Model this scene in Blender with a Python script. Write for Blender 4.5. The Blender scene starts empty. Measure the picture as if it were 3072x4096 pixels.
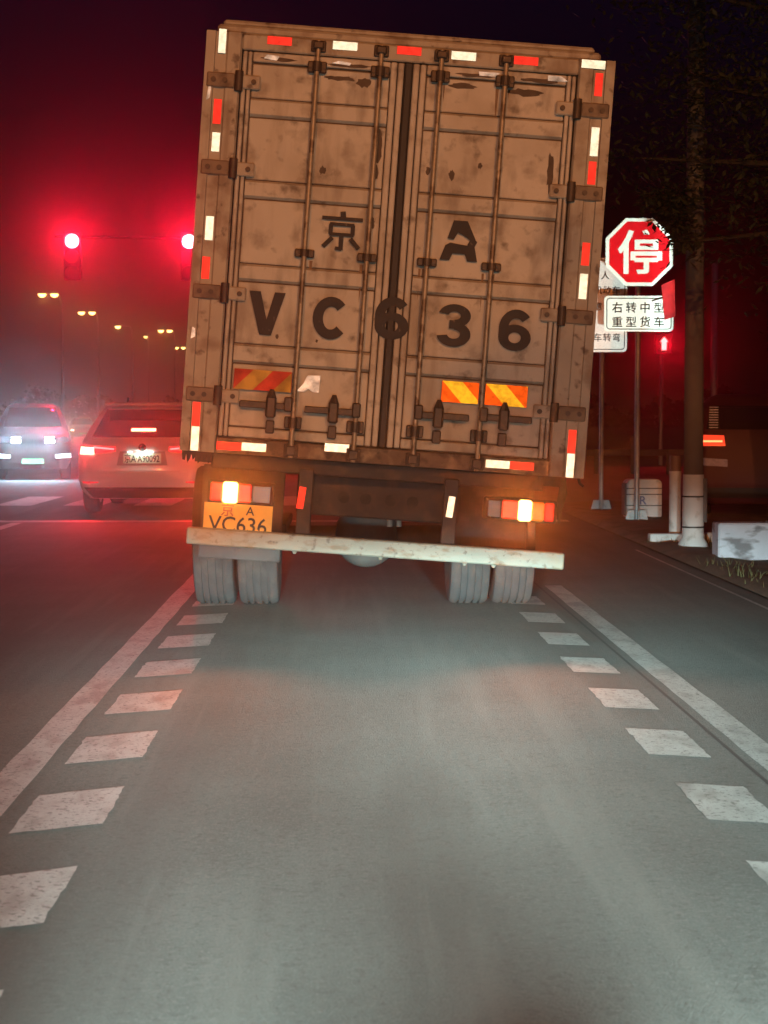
import bpy, bmesh, math, random
from mathutils import Matrix, Vector
import numpy as np
R = math.radians
random.seed(7)
sc = bpy.context.scene
COL = sc.collection

# ------------------------------------------------------------------ camera
CAM_H, FPX = 1.36, 1800.0
PSI, PIT = R(1.2872), R(2.9577)            # turned a little right, tipped a little down
cam_d = bpy.data.cameras.new('camera')
cam = bpy.data.objects.new('camera', cam_d); COL.objects.link(cam)
cam.location = (0, 0, CAM_H)
cam.rotation_euler = (math.pi/2 - PIT, 0, -PSI)
cam_d.sensor_fit = 'VERTICAL'; cam_d.sensor_height = 36.0; cam_d.lens = 36.0*FPX/1024.0
cam_d.clip_start = 0.05; cam_d.clip_end = 4000
cam_d.dof.use_dof = True; cam_d.dof.focus_distance = 11.3; cam_d.dof.aperture_fstop = 7.0
sc.camera = cam

# ------------------------------------------------------------------ world: night sky
w = bpy.data.worlds.new('World'); sc.world = w; w.use_nodes = True
nt = w.node_tree; bgn = nt.nodes['Background']
sky = nt.nodes.new('ShaderNodeTexSky'); sky.sky_type = 'NISHITA'; sky.sun_disc = False
sky.sun_elevation = R(-2.5); sky.sun_rotation = R(180); sky.dust_density = 1.0; sky.ozone_density = 5.0
nt.links.new(sky.outputs[0], bgn.inputs[0]); bgn.inputs[1].default_value = 0.10

# ------------------------------------------------------------------ render look
sc.view_settings.view_transform = 'Standard'; sc.view_settings.look = 'None'
sc.view_settings.exposure = 0.0; sc.view_settings.gamma = 1.0
sc.cycles.use_denoising = True
sc.cycles.max_bounces = 5; sc.cycles.diffuse_bounces = 2; sc.cycles.glossy_bounces = 3
sc.cycles.transmission_bounces = 4; sc.cycles.volume_bounces = 0
sc.cycles.sample_clamp_indirect = 4.0; sc.cycles.blur_glossy = 0.5
sc.cycles.caustics_reflective = False; sc.cycles.caustics_refractive = False

# ------------------------------------------------------------------ big lights: our own dipped headlamps
HEAD_P = 26500.0
def headlamp(x, y, z):
    L = bpy.data.lights.new('headlamp_beam', 'SPOT'); L.energy = HEAD_P/6; L.shadow_soft_size = 0.06
    L.spot_size = R(84); L.spot_blend = .02; TIP = R(52)      # cone tipped forward, its upper edge just above level
    L.color = (.70, 1.0, .97)
    L.use_nodes = True; t = L.node_tree; em = t.nodes['Emission']
    tc = t.nodes.new('ShaderNodeTexCoord'); sp = t.nodes.new('ShaderNodeSeparateXYZ')
    vr = t.nodes.new('ShaderNodeVectorRotate'); vr.rotation_type = 'X_AXIS'; vr.inputs['Angle'].default_value = TIP
    t.links.new(tc.outputs['Normal'], vr.inputs['Vector']); t.links.new(vr.outputs[0], sp.inputs[0])
    neg = t.nodes.new('ShaderNodeMath'); neg.operation = 'MULTIPLY_ADD'       # sin(depression) -> 0..1 ramp
    neg.inputs[1].default_value = -1/0.36; neg.inputs[2].default_value = 0.06/0.36
    t.links.new(sp.outputs['Z'], neg.inputs[0])
    rp = t.nodes.new('ShaderNodeValToRGB'); t.links.new(neg.outputs[0], rp.inputs[0])
    rp.color_ramp.interpolation = 'LINEAR'
    tab = [(-6, .0), (-.3, .0), (0.15, .012), (0.5, .036), (1.0, .075), (1.5, .17), (3, .40), (4.4, .80), (5, .76), (6, .55), (8, .275), (10, .165), (12, .112), (16, .06)]
    el = rp.color_ramp.elements
    while len(el) > 1: el.remove(el[-1])
    for i, (a, v) in enumerate(tab):
        p = (math.sin(R(a)) + 0.06)/0.36; p = max(0, min(1, p))
        e = el[0] if i == 0 else el.new(p)
        e.position = p; e.color = (v, v, v, 1)
    mu = rp                                   # beam narrower towards oncoming traffic, wider to the kerb
    for f0, f1, ch in ((-.25, -.05, 'X'), (.36, .08, 'X'), (.2, .5, 'Y')):
        az = t.nodes.new('ShaderNodeMapRange'); az.interpolation_type = 'SMOOTHSTEP'
        az.inputs['From Min'].default_value = f0; az.inputs['From Max'].default_value = f1
        t.links.new(sp.outputs[ch], az.inputs['Value'])
        m2 = t.nodes.new('ShaderNodeMath'); m2.operation = 'MULTIPLY'
        t.links.new(mu.outputs[0], m2.inputs[0]); t.links.new(az.outputs[0], m2.inputs[1]); mu = m2
    m6 = t.nodes.new('ShaderNodeMath'); m6.operation = 'MULTIPLY'; m6.inputs[1].default_value = 6
    t.links.new(mu.outputs[0], m6.inputs[0]); t.links.new(m6.outputs[0], em.inputs['Strength'])
    o = bpy.data.objects.new('headlamp_beam', L); COL.objects.link(o); o.location = (x, y, z); o.rotation_euler = (TIP, 0, 0)
    S = bpy.data.lights.new('headlamp_spill', 'SPOT'); S.energy = HEAD_P*.006; S.shadow_soft_size = .06; S.color = L.color   # stray light above the cut-off
    S.spot_size = R(60); S.spot_blend = .3
    q = bpy.data.objects.new('headlamp_spill', S); COL.objects.link(q); q.location = (x, y, z); q.rotation_euler = (R(96), 0, 0)
headlamp(-0.36, 1.65, 0.70)
headlamp(0.98, 1.65, 0.70)

# ------------------------------------------------------------------ helpers
rv = Vector((math.cos(PSI), -math.sin(PSI), 0))
fv = Vector((math.sin(PSI)*math.cos(PIT), math.cos(PSI)*math.cos(PIT), -math.sin(PIT)))
uv = rv.cross(fv)
def at(px, py, Y):                           # photo pixel at a chosen distance -> place
    d = fv + rv*((px-384)/FPX) - uv*((py-512)/FPX)
    return Vector((0, 0, CAM_H)) + d*(Y/d.y)

MATS = {}
def nodes_of(name):
    m = bpy.data.materials.new(name); m.use_nodes = True
    t = m.node_tree; return m, t, t.nodes['Principled BSDF']
def M(name, col, rough=.6, metal=0., var=.12, scale=6., bump=0., bscale=40., grime=None, stretch=None, coat=0., spec=.5, emis=None, estr=0.):
    if name in MATS: return MATS[name]
    m, t, b = nodes_of(name); MATS[name] = m
    b.inputs['Roughness'].default_value = rough; b.inputs['Metallic'].default_value = metal
    b.inputs['Coat Weight'].default_value = coat; b.inputs['Specular IOR Level'].default_value = spec
    tc = t.nodes.new('ShaderNodeTexCoord'); vec = tc.outputs['Object']
    if stretch:
        mp = t.nodes.new('ShaderNodeMapping'); mp.inputs['Scale'].default_value = stretch
        t.links.new(vec, mp.inputs[0]); vec = mp.outputs[0]
    n = t.nodes.new('ShaderNodeTexNoise'); n.inputs['Scale'].default_value = scale; n.inputs['Detail'].default_value = 6
    t.links.new(vec, n.inputs['Vector'])
    mx = t.nodes.new('ShaderNodeMix'); mx.data_type = 'RGBA'
    mx.inputs[6].default_value = (*[c*(1-var*2) for c in col], 1); mx.inputs[7].default_value = (*[min(1, c*(1+var*2)) for c in col], 1)
    t.links.new(n.outputs['Fac'], mx.inputs[0]); out = mx.outputs[2]
    for g in (grime or []):                  # (colour, scale, low, high, strength, stretch)
        gn = t.nodes.new('ShaderNodeTexNoise'); gn.inputs['Scale'].default_value = g[1]; gn.inputs['Detail'].default_value = 8
        mp = t.nodes.new('ShaderNodeMapping'); mp.inputs['Scale'].default_value = g[5] if len(g) > 5 else (1, 1, 1)
        mp.inputs['Location'].default_value = (g[1]*1.7, g[2]*9, 3.1)
        t.links.new(tc.outputs['Object'], mp.inputs[0]); t.links.new(mp.outputs[0], gn.inputs['Vector'])
        mr = t.nodes.new('ShaderNodeMapRange'); mr.inputs['From Min'].default_value = g[2]; mr.inputs['From Max'].default_value = g[3]
        mr.inputs['To Max'].default_value = g[4]; t.links.new(gn.outputs['Fac'], mr.inputs['Value'])
        m2 = t.nodes.new('ShaderNodeMix'); m2.data_type = 'RGBA'; m2.inputs[7].default_value = (*g[0], 1)
        t.links.new(mr.outputs[0], m2.inputs[0]); t.links.new(out, m2.inputs[6]); out = m2.outputs[2]
    t.links.new(out, b.inputs['Base Color'])
    if bump:
        bn = t.nodes.new('ShaderNodeTexNoise'); bn.inputs['Scale'].default_value = bscale; bn.inputs['Detail'].default_value = 4
        t.links.new(tc.outputs['Object'], bn.inputs['Vector'])
        bp = t.nodes.new('ShaderNodeBump'); bp.inputs['Strength'].default_value = bump; bp.inputs['Distance'].default_value = .01
        t.links.new(bn.outputs['Fac'], bp.inputs['Height']); t.links.new(bp.outputs[0], b.inputs['Normal'])
    if emis:
        b.inputs['Emission Color'].default_value = (*emis, 1); b.inputs['Emission Strength'].default_value = estr
    return m
def RETRO(name, col, rough=.36, dirt=.25, scale=30):
    """prismatic sheeting: micro prisms that throw light back down the road it came along"""
    if name in MATS: return MATS[name]
    m, t, b = nodes_of(name); MATS[name] = m
    b.inputs['Metallic'].default_value = 1; b.inputs['Roughness'].default_value = rough
    g = t.nodes.new('ShaderNodeNewGeometry')
    s = t.nodes.new('ShaderNodeVectorMath'); s.operation = 'SUBTRACT'; s.inputs[0].default_value = (0.16, 0.8, 1.03)
    t.links.new(g.outputs['Position'], s.inputs[1])
    nz = t.nodes.new('ShaderNodeVectorMath'); nz.operation = 'NORMALIZE'; t.links.new(s.outputs[0], nz.inputs[0])
    t.links.new(nz.outputs[0], b.inputs['Normal'])
    tc = t.nodes.new('ShaderNodeTexCoord'); n = t.nodes.new('ShaderNodeTexNoise'); n.inputs['Scale'].default_value = scale; n.inputs['Detail'].default_value = 6
    t.links.new(tc.outputs['Object'], n.inputs['Vector'])
    mr = t.nodes.new('ShaderNodeMapRange'); mr.inputs['From Min'].default_value = .35; mr.inputs['From Max'].default_value = .6
    t.links.new(n.outputs['Fac'], mr.inputs['Value'])
    mx = t.nodes.new('ShaderNodeMix'); mx.data_type = 'RGBA'
    mx.inputs[6].default_value = (*[c*(1-dirt) for c in col], 1); mx.inputs[7].default_value = (*col, 1)
    t.links.new(mr.outputs[0], mx.inputs[0]); t.links.new(mx.outputs[2], b.inputs['Base Color'])
    return m
def GLOW(name, col, s, base=(.1, .02, .02)):
    m = M(name, base, rough=.3, var=.02, emis=col, estr=s); m.cycles.emission_sampling = 'NONE'; return m
def lamp(parent, p, energy, col, cone=150, rx=90, size=.06, blend=.3):
    """the light a lit lamp throws; it sits just in front of its lens and faces back down the road"""
    L = bpy.data.lights.new('lamp_light', 'SPOT'); L.energy = energy; L.color = col; L.spot_size = R(cone); L.spot_blend = blend; L.shadow_soft_size = size
    o = bpy.data.objects.new('lamp_light', L); COL.objects.link(o); o.parent = parent
    W = Matrix.Translation(p) @ Matrix.Rotation(R(-rx if rx < 0 else rx), 4, 'X')
    if rx == 90: W = Matrix.Translation(p) @ Matrix.Rotation(R(-90), 4, 'X')
    o.matrix_basis = WM[parent.as_pointer()].inverted() @ W

WM = {}
class MB:
    """collects geometry; build() links it as one mesh object"""
    def __init__(s): s.v = []; s.f = []
    def add(s, vs, fs):
        k = len(s.v); s.v += [tuple(v) for v in vs]; s.f += [tuple(i+k for i in f) for f in fs]; return s
    def box(s, x0, x1, y0, y1, z0, z1, c=0.):
        if c <= 0:
            return s.add([(x, y, z) for z in (z0, z1) for y in (y0, y1) for x in (x0, x1)],
                         [(0, 2, 3, 1), (4, 5, 7, 6), (0, 1, 5, 4), (2, 6, 7, 3), (0, 4, 6, 2), (1, 3, 7, 5)])
        bm = bmesh.new(); bmesh.ops.create_cube(bm, size=1)
        for v in bm.verts: v.co = ((x0+x1)/2+v.co.x*(x1-x0), (y0+y1)/2+v.co.y*(y1-y0), (z0+z1)/2+v.co.z*(z1-z0))
        bmesh.ops.bevel(bm, geom=bm.edges[:], offset=c, segments=1, affect='EDGES', profile=.5)
        bm.verts.index_update(); s.add([v.co for v in bm.verts], [[v.index for v in f.verts] for f in bm.faces]); bm.free(); return s
    def tube(s, pts, r, n=10, cap=True):
        pts = [Vector(p) for p in pts]; rs = r if isinstance(r, (list, tuple)) else [r]*len(pts)
        k = len(s.v); up0 = None
        for i, p in enumerate(pts):
            d = (pts[min(i+1, len(pts)-1)] - pts[max(i-1, 0)]).normalized()
            a = d.orthogonal().normalized() if up0 is None else (up0 - d*up0.dot(d)).normalized()
            up0 = a; b = d.cross(a)
            for j in range(n):
                t = 2*math.pi*j/n; s.v.append(tuple(p + (a*math.cos(t)+b*math.sin(t))*rs[i]))
        for i in range(len(pts)-1):
            for j in range(n):
                s.f.append((k+i*n+j, k+i*n+(j+1) % n, k+(i+1)*n+(j+1) % n, k+(i+1)*n+j))
        if cap:
            s.f.append(tuple(k+j for j in range(n))[::-1]); s.f.append(tuple(k+(len(pts)-1)*n+j for j in range(n)))
        return s
    def lathe(s, prof, c, axis='x', n=32):
        """prof: list of (along, radius)"""
        k = len(s.v); c = Vector(c)
        for (a, r) in prof:
            for j in range(n):
                t = 2*math.pi*j/n; q = (a, r*math.cos(t), r*math.sin(t))
                q = q if axis == 'x' else ((q[1], q[0], q[2]) if axis == 'y' else (q[1], q[2], q[0]))
                s.v.append(tuple(c+Vector(q)))
        for i in range(len(prof)-1):
            for j in range(n): s.f.append((k+i*n+j, k+(i+1)*n+j, k+(i+1)*n+(j+1) % n, k+i*n+(j+1) % n))
        s.f.append(tuple(k+j for j in range(n))); s.f.append(tuple(k+(len(prof)-1)*n+j for j in range(n))[::-1]); return s
    def prism(s, poly, y0, y1):              # poly in (x, z), extruded along y
        n = len(poly); k = len(s.v)
        s.v += [(x, y0, z) for x, z in poly] + [(x, y1, z) for x, z in poly]
        s.f.append(tuple(k+i for i in range(n))); s.f.append(tuple(k+n+i for i in range(n))[::-1])
        for i in range(n): j = (i+1) % n; s.f.append((k+i, k+n+i, k+n+j, k+j))
        return s
    def build(s, name, mat, parent=None, W=None, smooth=False):
        me = bpy.data.meshes.new(name); me.from_pydata(s.v, [], s.f); me.update()
        bm = bmesh.new(); bm.from_mesh(me); bmesh.ops.recalc_face_normals(bm, faces=bm.faces[:]); bm.to_mesh(me); bm.free()
        me.materials.append(mat)
        if smooth:
            for p in me.polygons: p.use_smooth = True
            me.set_sharp_from_angle(angle=R(38))
        return link(name, me, parent, W)
def link(name, me, parent=None, W=None):
    o = bpy.data.objects.new(name, me); COL.objects.link(o)
    W = W if W is not None else (WM[parent.as_pointer()] if parent else Matrix.Identity(4))
    WM[o.as_pointer()] = W.copy()
    if parent:
        o.parent = parent; o.matrix_basis = WM[parent.as_pointer()].inverted() @ W
    else: o.matrix_basis = W
    return o
def thing(name, loc, label, cat, group=None, rz=0.):
    o = link(name, None, None, Matrix.Translation(loc) @ Matrix.Rotation(rz, 4, 'Z'))
    o.empty_display_size = .3
    return tag(o, label, cat, group)
def tag(o, label, cat, group=None, kind=None):
    o['label'] = label; o['category'] = cat
    if group: o['group'] = group
    if kind: o['kind'] = kind
    return o
def text(s, size, c, mat, parent, W=None, name='lettering', off=.012, width=None, slant=0):
    cu = bpy.data.curves.new('t', 'FONT'); cu.body = s; cu.size = size; cu.offset = off*size; cu.resolution_u = 3
    tmp = bpy.data.objects.new('t', cu); COL.objects.link(tmp)
    me = bpy.data.meshes.new_from_object(tmp.evaluated_get(bpy.context.evaluated_depsgraph_get()))
    bpy.data.objects.remove(tmp); bpy.data.curves.remove(cu)
    xs = [v.co.x for v in me.vertices]; ys = [v.co.y for v in me.vertices]
    mx, my = (min(xs)+max(xs))/2, (min(ys)+max(ys))/2; k = width/(max(xs)-min(xs)) if width else 1
    for v in me.vertices: v.co = (c[0]+(v.co.x-mx)*k, c[1], c[2]+(v.co.y-my))
    me.materials.clear(); me.materials.append(mat)
    return link(name, me, parent, W)
def dup(src, parent, W, mat=None):
    o = src.copy(); COL.objects.link(o); o.parent = parent
    WM[o.as_pointer()] = W; o.matrix_basis = WM[parent.as_pointer()].inverted() @ W if parent else W
    return o

# ------------------------------------------------------------------ materials
asphalt = M('asphalt', (.112, .118, .112), rough=.78, var=.16, scale=1.4, bump=.6, bscale=110, spec=.35,
            grime=[((.24, .235, .22), 120, .57, .66, .55), ((.055, .053, .05), 75, .57, .68, .6), ((.20, .195, .18), 420, .55, .66, .5), ((.18, .178, .168), 42, .55, .63, .4), ((.065, .064, .06), 33, .57, .65, .45),
                   ((.075, .073, .068), .9, .5, .66, .6, (1.6, .12, 1)), ((.165, .162, .15), 2.3, .55, .7, .55, (2.2, .1, 1)),
                   ((.17, .168, .16), 9, .58, .70, .25, (1.6, .06, 1))])
paint = M('road_paint', (.37, .37, .36), rough=.6, var=.12, scale=5, bump=.3, bscale=120,
          grime=[((.20, .195, .18), 10, .5, .66, .6, (1, .35, 1)), ((.12, .118, .11), 46, .585, .625, .85), ((.13, .125, .12), 150, .58, .66, .6), ((.14, .135, .13), 3, .58, .68, .6, (1.5, .4, 1))])
verge_m = M('verge_dirt', (.13, .11, .08), rough=.95, var=.3, scale=2.5, bump=.8, bscale=30, grime=[((.07, .075, .035), 4, .5, .62, .7)])
concrete = M('concrete', (.10, .10, .105), rough=.9, var=.12, scale=7, bump=.3, bscale=60, grime=[((.12, .11, .1), 5, .55, .7, .6)])
whitewash = M('whitewash', (.62, .63, .64), rough=.8, var=.08, scale=5, bump=.2, grime=[((.25, .24, .22), 9, .57, .7, .6)])
galv = M('galvanised_steel', (.40, .41, .43), rough=.5, metal=.5, var=.15, scale=14)
black = M('black_rubber', (.022, .021, .02), rough=.8, var=.2, scale=8, grime=[((.09, .075, .06), 7, .5, .7, .5)])
tyre_m = M('dusty_tyre', (.06, .056, .058), rough=.9, var=.15, scale=9, bump=.3, grime=[((.12, .11, .1), 6, .5, .7, .5)])
dark_steel = M('dark_chassis_steel', (.035, .03, .028), rough=.7, var=.25, scale=6, grime=[((.08, .055, .035), 8, .5, .65, .6)])

# ------------------------------------------------------------------ ground, road, markings
g = MB().add([(-900, -60, -.02), (900, -60, -.02), (900, 1500, -.02), (-900, 1500, -.02)], [(0, 1, 2, 3)]).build('ground', verge_m)
tag(g, 'dark bare earth stretching away on all sides', 'ground', kind='structure')
rd = MB()
rd.add([(-27, -50, 0), (3.2, -50, 0), (3.2, 27, 0), (-27, 27, 0)], [(0, 1, 2, 3)])
rd.add([(-700, 27, 0), (3.2, 27, 0), (3.2, 29, 0), (-700, 29, 0)], [(0, 1, 2, 3)])
rd.add([(-700, 29, 0), (700, 29, 0), (700, 62, 0), (-700, 62, 0)], [(0, 1, 2, 3)])
rd.add([(-27, 62, 0), (6, 62, 0), (6, 900, 0), (-27, 900, 0)], [(0, 1, 2, 3)])
bm_ = rd
road = bm_.build('road', asphalt); tag(road, 'grey asphalt road with white lane markings', 'road', kind='structure')
def mark(name, poly, z=.004):
    out = []                                 # hand-laid paint: edges wander a little
    for i in range(len(poly)):
        (x0, y0), (x1, y1) = poly[i], poly[(i+1) % len(poly)]; ln = math.hypot(x1-x0, y1-y0); n = max(2, min(90, int(ln/(.05 if ln < 2 else .3))))
        for k in range(n):
            j = .0 if k == 0 else 1.
            out.append((x0+(x1-x0)*k/n+random.gauss(0, .0025)*j, y0+(y1-y0)*k/n+random.gauss(0, .0035)*j))
    poly = out
    return MB().add([(x, y, z) for x, y in poly], [tuple(range(len(poly)))]).build(name, paint, road)
mark('lane_line', [(-1.32, -6), (-1.175, -6), (-1.175, 23.6), (-1.32, 23.6)])
mark('lane_line', [(1.635, -6), (1.775, -6), (1.775, 14.6), (1.635, 14.6)])
mark('lane_line', [(-4.35, 5), (-4.2, 5), (-4.2, 23.6), (-4.35, 23.6)])
mark('lane_line', [(-7.5, 5), (-7.35, 5), (-7.35, 23.6), (-7.5, 23.6)])
mark('stop_line', [(-11, 23.75), (3.0, 23.75), (3.0, 24.15), (-11, 24.15)])
for k in range(-2, 15):                      # slow-down blocks along both sides of the lane
    y1 = 6.56 + 1.19*k; y0 = y1 - .62
    if y0 > 22.5: break
    mark('lane_block', [(-1.10, y0-.08), (-.81, y0+.06), (-.81, y1+.06), (-1.10, y1-.10)])
    mark('lane_block', [(1.235, y0+.08), (1.475, y0+.0), (1.475, y1+.0), (1.235, y1+.08)])
for k in range(16):                          # zebra crossing
    x = -15.4 + k*1.1
    mark('crossing_bar', [(x, 28.3), (x+.6, 28.3), (x+.6, 31.6), (x, 31.6)])
seam = M('crack_sealant', (.04, .04, .04), rough=.8)
MB().add([(1.575, -6, .003), (1.592, -6, .003), (1.592, 15, .003), (1.575, 15, .003)], [(0, 1, 2, 3)]).build('sealed_seam', seam, road)
MB().add([(3.02, -10, .004), (3.05, -10, .004), (3.05, 18.6, .004), (3.02, 18.6, .004)], [(0, 1, 2, 3)]).build('edge_seam', paint, road)

# verge on the right: uneven dirt with kerb stones
vb = MB(); nx, ny = 30, 60
for j in range(ny+1):
    for i in range(nx+1):
        x = 3.2 + 14*(i/nx)**1.5; y = -8 + 36.6*j/ny
        z = .012 + (0 if i == 0 else .05*abs(math.sin(x*3.1+y*1.7)*math.sin(y*2.3-x))+.03*random.random())
        vb.v.append((x, y, z))
for j in range(ny):
    for i in range(nx):
        k = j*(nx+1)+i; vb.f.append((k, k+1, k+nx+2, k+nx+1))
verge = vb.build('verge', verge_m, smooth=True); tag(verge, 'uneven dirt verge beside the road under the signs', 'verge', kind='structure')
gr = MB()
grass_m = M('dry_grass', (.10, .095, .04), rough=.9, var=.3, scale=20)
for _ in range(2600):
    x = 3.25 + abs(random.gauss(0, 1.5)); y = random.uniform(9, 19.5)
    if math.sin(x*2.1+y*1.3) + random.random() < .3: continue
    h = random.uniform(.03, .14); a = random.uniform(0, 6.3); lx, ly = random.gauss(0, .04), random.gauss(0, .04)
    dx, dy = .008*math.cos(a), .008*math.sin(a)
    gr.add([(x-dx, y-dy, .01), (x+dx, y+dy, .01), (x+lx, y+ly, h)], [(0, 1, 2)])
tag(gr.build('grass', grass_m), 'thin dry grass growing on the dirt verge', 'grass', kind='stuff')
kerb = thing('kerb', (3.3, 19.4, 0), 'row of pale kerb stones on the verge beside the poles', 'kerb'); kerb['kind'] = 'structure'
for k in range(9):
    x = 3.31 + k*.62
    MB().box(x, x+.6, 19.35, 19.5, 0, .12+.01*(k % 2), .012).build('kerb_stone', whitewash, kerb, Matrix.Identity(4))

# ================================================================== the truck
LEAN = R(4.1)
BW = Matrix.Translation((.237, 11.1, 1.08)) @ Matrix.Rotation(LEAN, 4, 'Y')    # body: springs sagging to the right
truck = thing('cargo_truck', (.16, 13.3, 0), 'tall beige box truck leaning right with 京A VC636 stencilled on its rear doors', 'truck')
door_m = M('door_paint', (.50, .455, .39), rough=.62, var=.05, scale=3, bump=.35, bscale=2.6, spec=.3,
           grime=[((.30, .24, .18), 2.2, .46, .68, .6), ((.17, .125, .09), 7, .54, .72, .6), ((.09, .065, .045), 11, .60, .76, .75), ((.12, .085, .06), 3.1, .56, .74, .6, (2.2, 1, .7)),
                  ((.26, .2, .14), 9, .56, .72, .5, (1, 1, .12))])
frame_m = M('frame_paint', (.40, .35, .285), rough=.65, var=.1, scale=4, bump=.1, spec=.3,
            grime=[((.18, .12, .08), 5, .52, .68, .7), ((.09, .06, .045), 13, .6, .7, .8), ((.2, .14, .1), 12, .55, .7, .6, (1, 1, .1))])
groove_m = M('door_groove_dirt', (.11, .075, .05), rough=.9, var=.2, scale=10)  # dark gaps stand for dirt and the shadow bands by the ribs
rod_m = M('rod_steel', (.30, .245, .18), rough=.5, metal=.35, var=.2, scale=20, grime=[((.10, .055, .03), 14, .5, .62, .8)])
lock_m = M('dark_lock_steel', (.07, .05, .038), rough=.6, metal=.4, var=.25, scale=20, grime=[((.15, .09, .05), 22, .55, .7, .5)])
gasket_m = M('door_gasket', (.035, .027, .022), rough=.7, var=.2, scale=9)
ink = M('stencil_ink', (.028, .022, .02), rough=.75, var=.2, scale=9, grime=[((.14, .11, .085), 30, .64, .72, .7)])
t_white = RETRO('tape_white', (.97, .82, .62)); t_red = RETRO('tape_red', (.85, .035, .02)); t_silver = RETRO('torn_foil', (.75, .72, .68), rough=.5, dirt=.7, scale=14)
t_yel = RETRO('tape_yellow', (.95, .55, .03), dirt=.35, rough=.45); t_or = RETRO('tape_orange', (.9, .12, .01), dirt=.35, rough=.45)
t_redo = RETRO('worn_red', (.5, .06, .035), rough=.62, dirt=.5, scale=9); t_yelo = RETRO('worn_yellow', (.45, .24, .05), rough=.62, dirt=.5, scale=9)

def TB(): return MB()
def tp(mb, name, mat, parent=truck, smooth=False): return mb.build(name, mat, parent, BW, smooth)
box_body = tp(MB().box(-1.245, 1.245, .13, 7.2, 0.02, 2.55, .01), 'cargo_box', frame_m)
tp(MB().box(-1.19, 1.165, .05, 7.1, 2.56, 2.615, .015).box(-1.16, 1.13, .10, 7.0, 2.615, 2.655, .015), 'roof_cap', frame_m)
for s in (-1, 1):
    po = [(1.03, .02), (1.04, .0), (1.115, .0), (1.125, .012), (1.19, .012), (1.195, -.004), (1.25, -.004), (1.25, .129), (1.03, .129)]
    mb = MB(); n = len(po)
    mb.v = [(s*x, y, z) for z in (.0, 2.56) for x, y in po]
    mb.f = [tuple(range(n)), tuple(range(n, 2*n))] + [(i, (i+1) % n, n+(i+1) % n, n+i) for i in range(n)]
    tp(mb, 'corner_post', frame_m)
tp(MB().box(-1.029, 1.029, .008, .128, 2.462, 2.557, .008), 'header', frame_m)
tp(MB().box(-1.029, 1.029, -.006, .128, .0, .098, .008), 'sill', M('sill_grime', (.15, .105, .075), rough=.85, var=.25, scale=7, grime=[((.32, .26, .19), 9, .54, .68, .7), ((.04, .03, .025), 12, .5, .65, .8)]))
bands = [(.567, .675), (1.070, 1.166), (1.575, 1.676), (2.070, 2.172)]
for s, x0, x1 in ((-1, -1.022, -.034), (1, .018, 1.022)):
    door = tp(MB().box(x0, x1, .045, .127, .104, 2.456), 'door', groove_m)
    xo, xi = (x0, x1)
    # stiles and rails
    w_out, w_in = .06, .085
    xl = x0 + (w_out if s < 0 else w_in); xr = x1 - (w_in if s < 0 else w_out)
    for (a, b_) in ((x0, xl), (xr, x1)):
        mid = (a+b_)/2
        MB().box(a+.002, mid-.004, .004, .06, .106, 2.454, .006).box(mid+.004, b_-.004, .012, .06, .106, 2.454, .006).build('stile', door_m, door, BW)
    for (z0, z1) in ((.106, .165), (2.395, 2.454)):
        MB().box(xl+.002, xr-.002, .012, .06, z0, z1, .006).build('rail', door_m, door, BW)
    zs = [.165] + [z for b in bands for z in b] + [2.395]
    for i in range(len(zs)-1):
        z0, z1 = zs[i], zs[i+1]
        if i % 2 == 0:
            MB().box(xl+.004, xr-.004, .030, .06, z0+.010, z1-.013, .005).build('panel', door_m, door, BW)
        else:                                # pressed rib, sloped shoulders
            pr = [(z0-.004, .040), (z0+.010, .014), (z1-.010, .014), (z1+.004, .040), (z1+.004, .058), (z0-.004, .058)]
            mb = MB(); n = len(pr); mb.v = [(x, y, z) for x in (xl+.004, xr-.004) for z, y in pr]
            mb.f = [tuple(range(n)), tuple(range(n, 2*n))] + [(k, (k+1) % n, n+(k+1) % n, n+k) for k in range(n)]
            mb.build('rib', door_m, door, BW)
tp(MB().box(-.033, .017, .0, .1, .1, 2.458, .01), 'centre_gasket', gasket_m)

# lock rods with brackets, handles
RX = [-.566, -.182, .186, .582]
for i, x in enumerate(RX):
    rod = tp(MB().tube([(x, -.030, .0), (x, -.030, 2.54)], .0155, 12), 'lock_rod', rod_m, smooth=True)
    for z, wd, hh in ((2.385, .115, .07), (1.256, .12, .05), (.217, .105, .075)):
        b = MB().box(x-wd/2, x+wd/2, -.016, .011, z-hh/2, z+hh/2, .006)
        b.tube([(x, -.03, z-hh*.42), (x, -.03, z+hh*.42)], .028, 12)
        for q in (-1, 1): b.tube([(x+q*wd*.38, -.026, z), (x+q*wd*.38, .0, z)], .011, 6)
        b.build('rod_bracket', lock_m, rod, BW)
    for z, hh in ((2.512, .07), (.045, .085)):
        k = MB().box(x-.045, x+.045, -.014, .007, z-hh/2, z+hh/2, .006).box(x-.032, x+.032, -.055, -.014, z-hh/2+.012, z+hh/2-.012, .008)
        k.build('cam_keeper', lock_m, rod, BW)
def handle(xr, xt, z, tilt, hub):
    h = tp(MB().box(min(xr, xt), max(xr, xt), -.045, -.033, z-.021, z+.021, .005), 'lock_handle', lock_m)
    MB().box(hub-.032, hub+.032, -.062, -.028, z-.075, z+.06, .012).tube([(hub, -.05, z+.05), (hub, -.05, z+.10)], [.03, .012], 8).build('handle_hub', lock_m, h, BW)
    MB().box(hub-.026, hub+.026, -.03, .028, z-.17, z-.09, .006).build('seal_box', lock_m, h, BW)
    MB().box(xr-.026, xr+.026, -.062, -.012, z-.03, z+.06, .008).build('rod_lug', lock_m, h, BW)
handle(-.60, -.90, .312, 0, -.705); handle(-.182, -.50, .305, 0, -.322)
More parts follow.
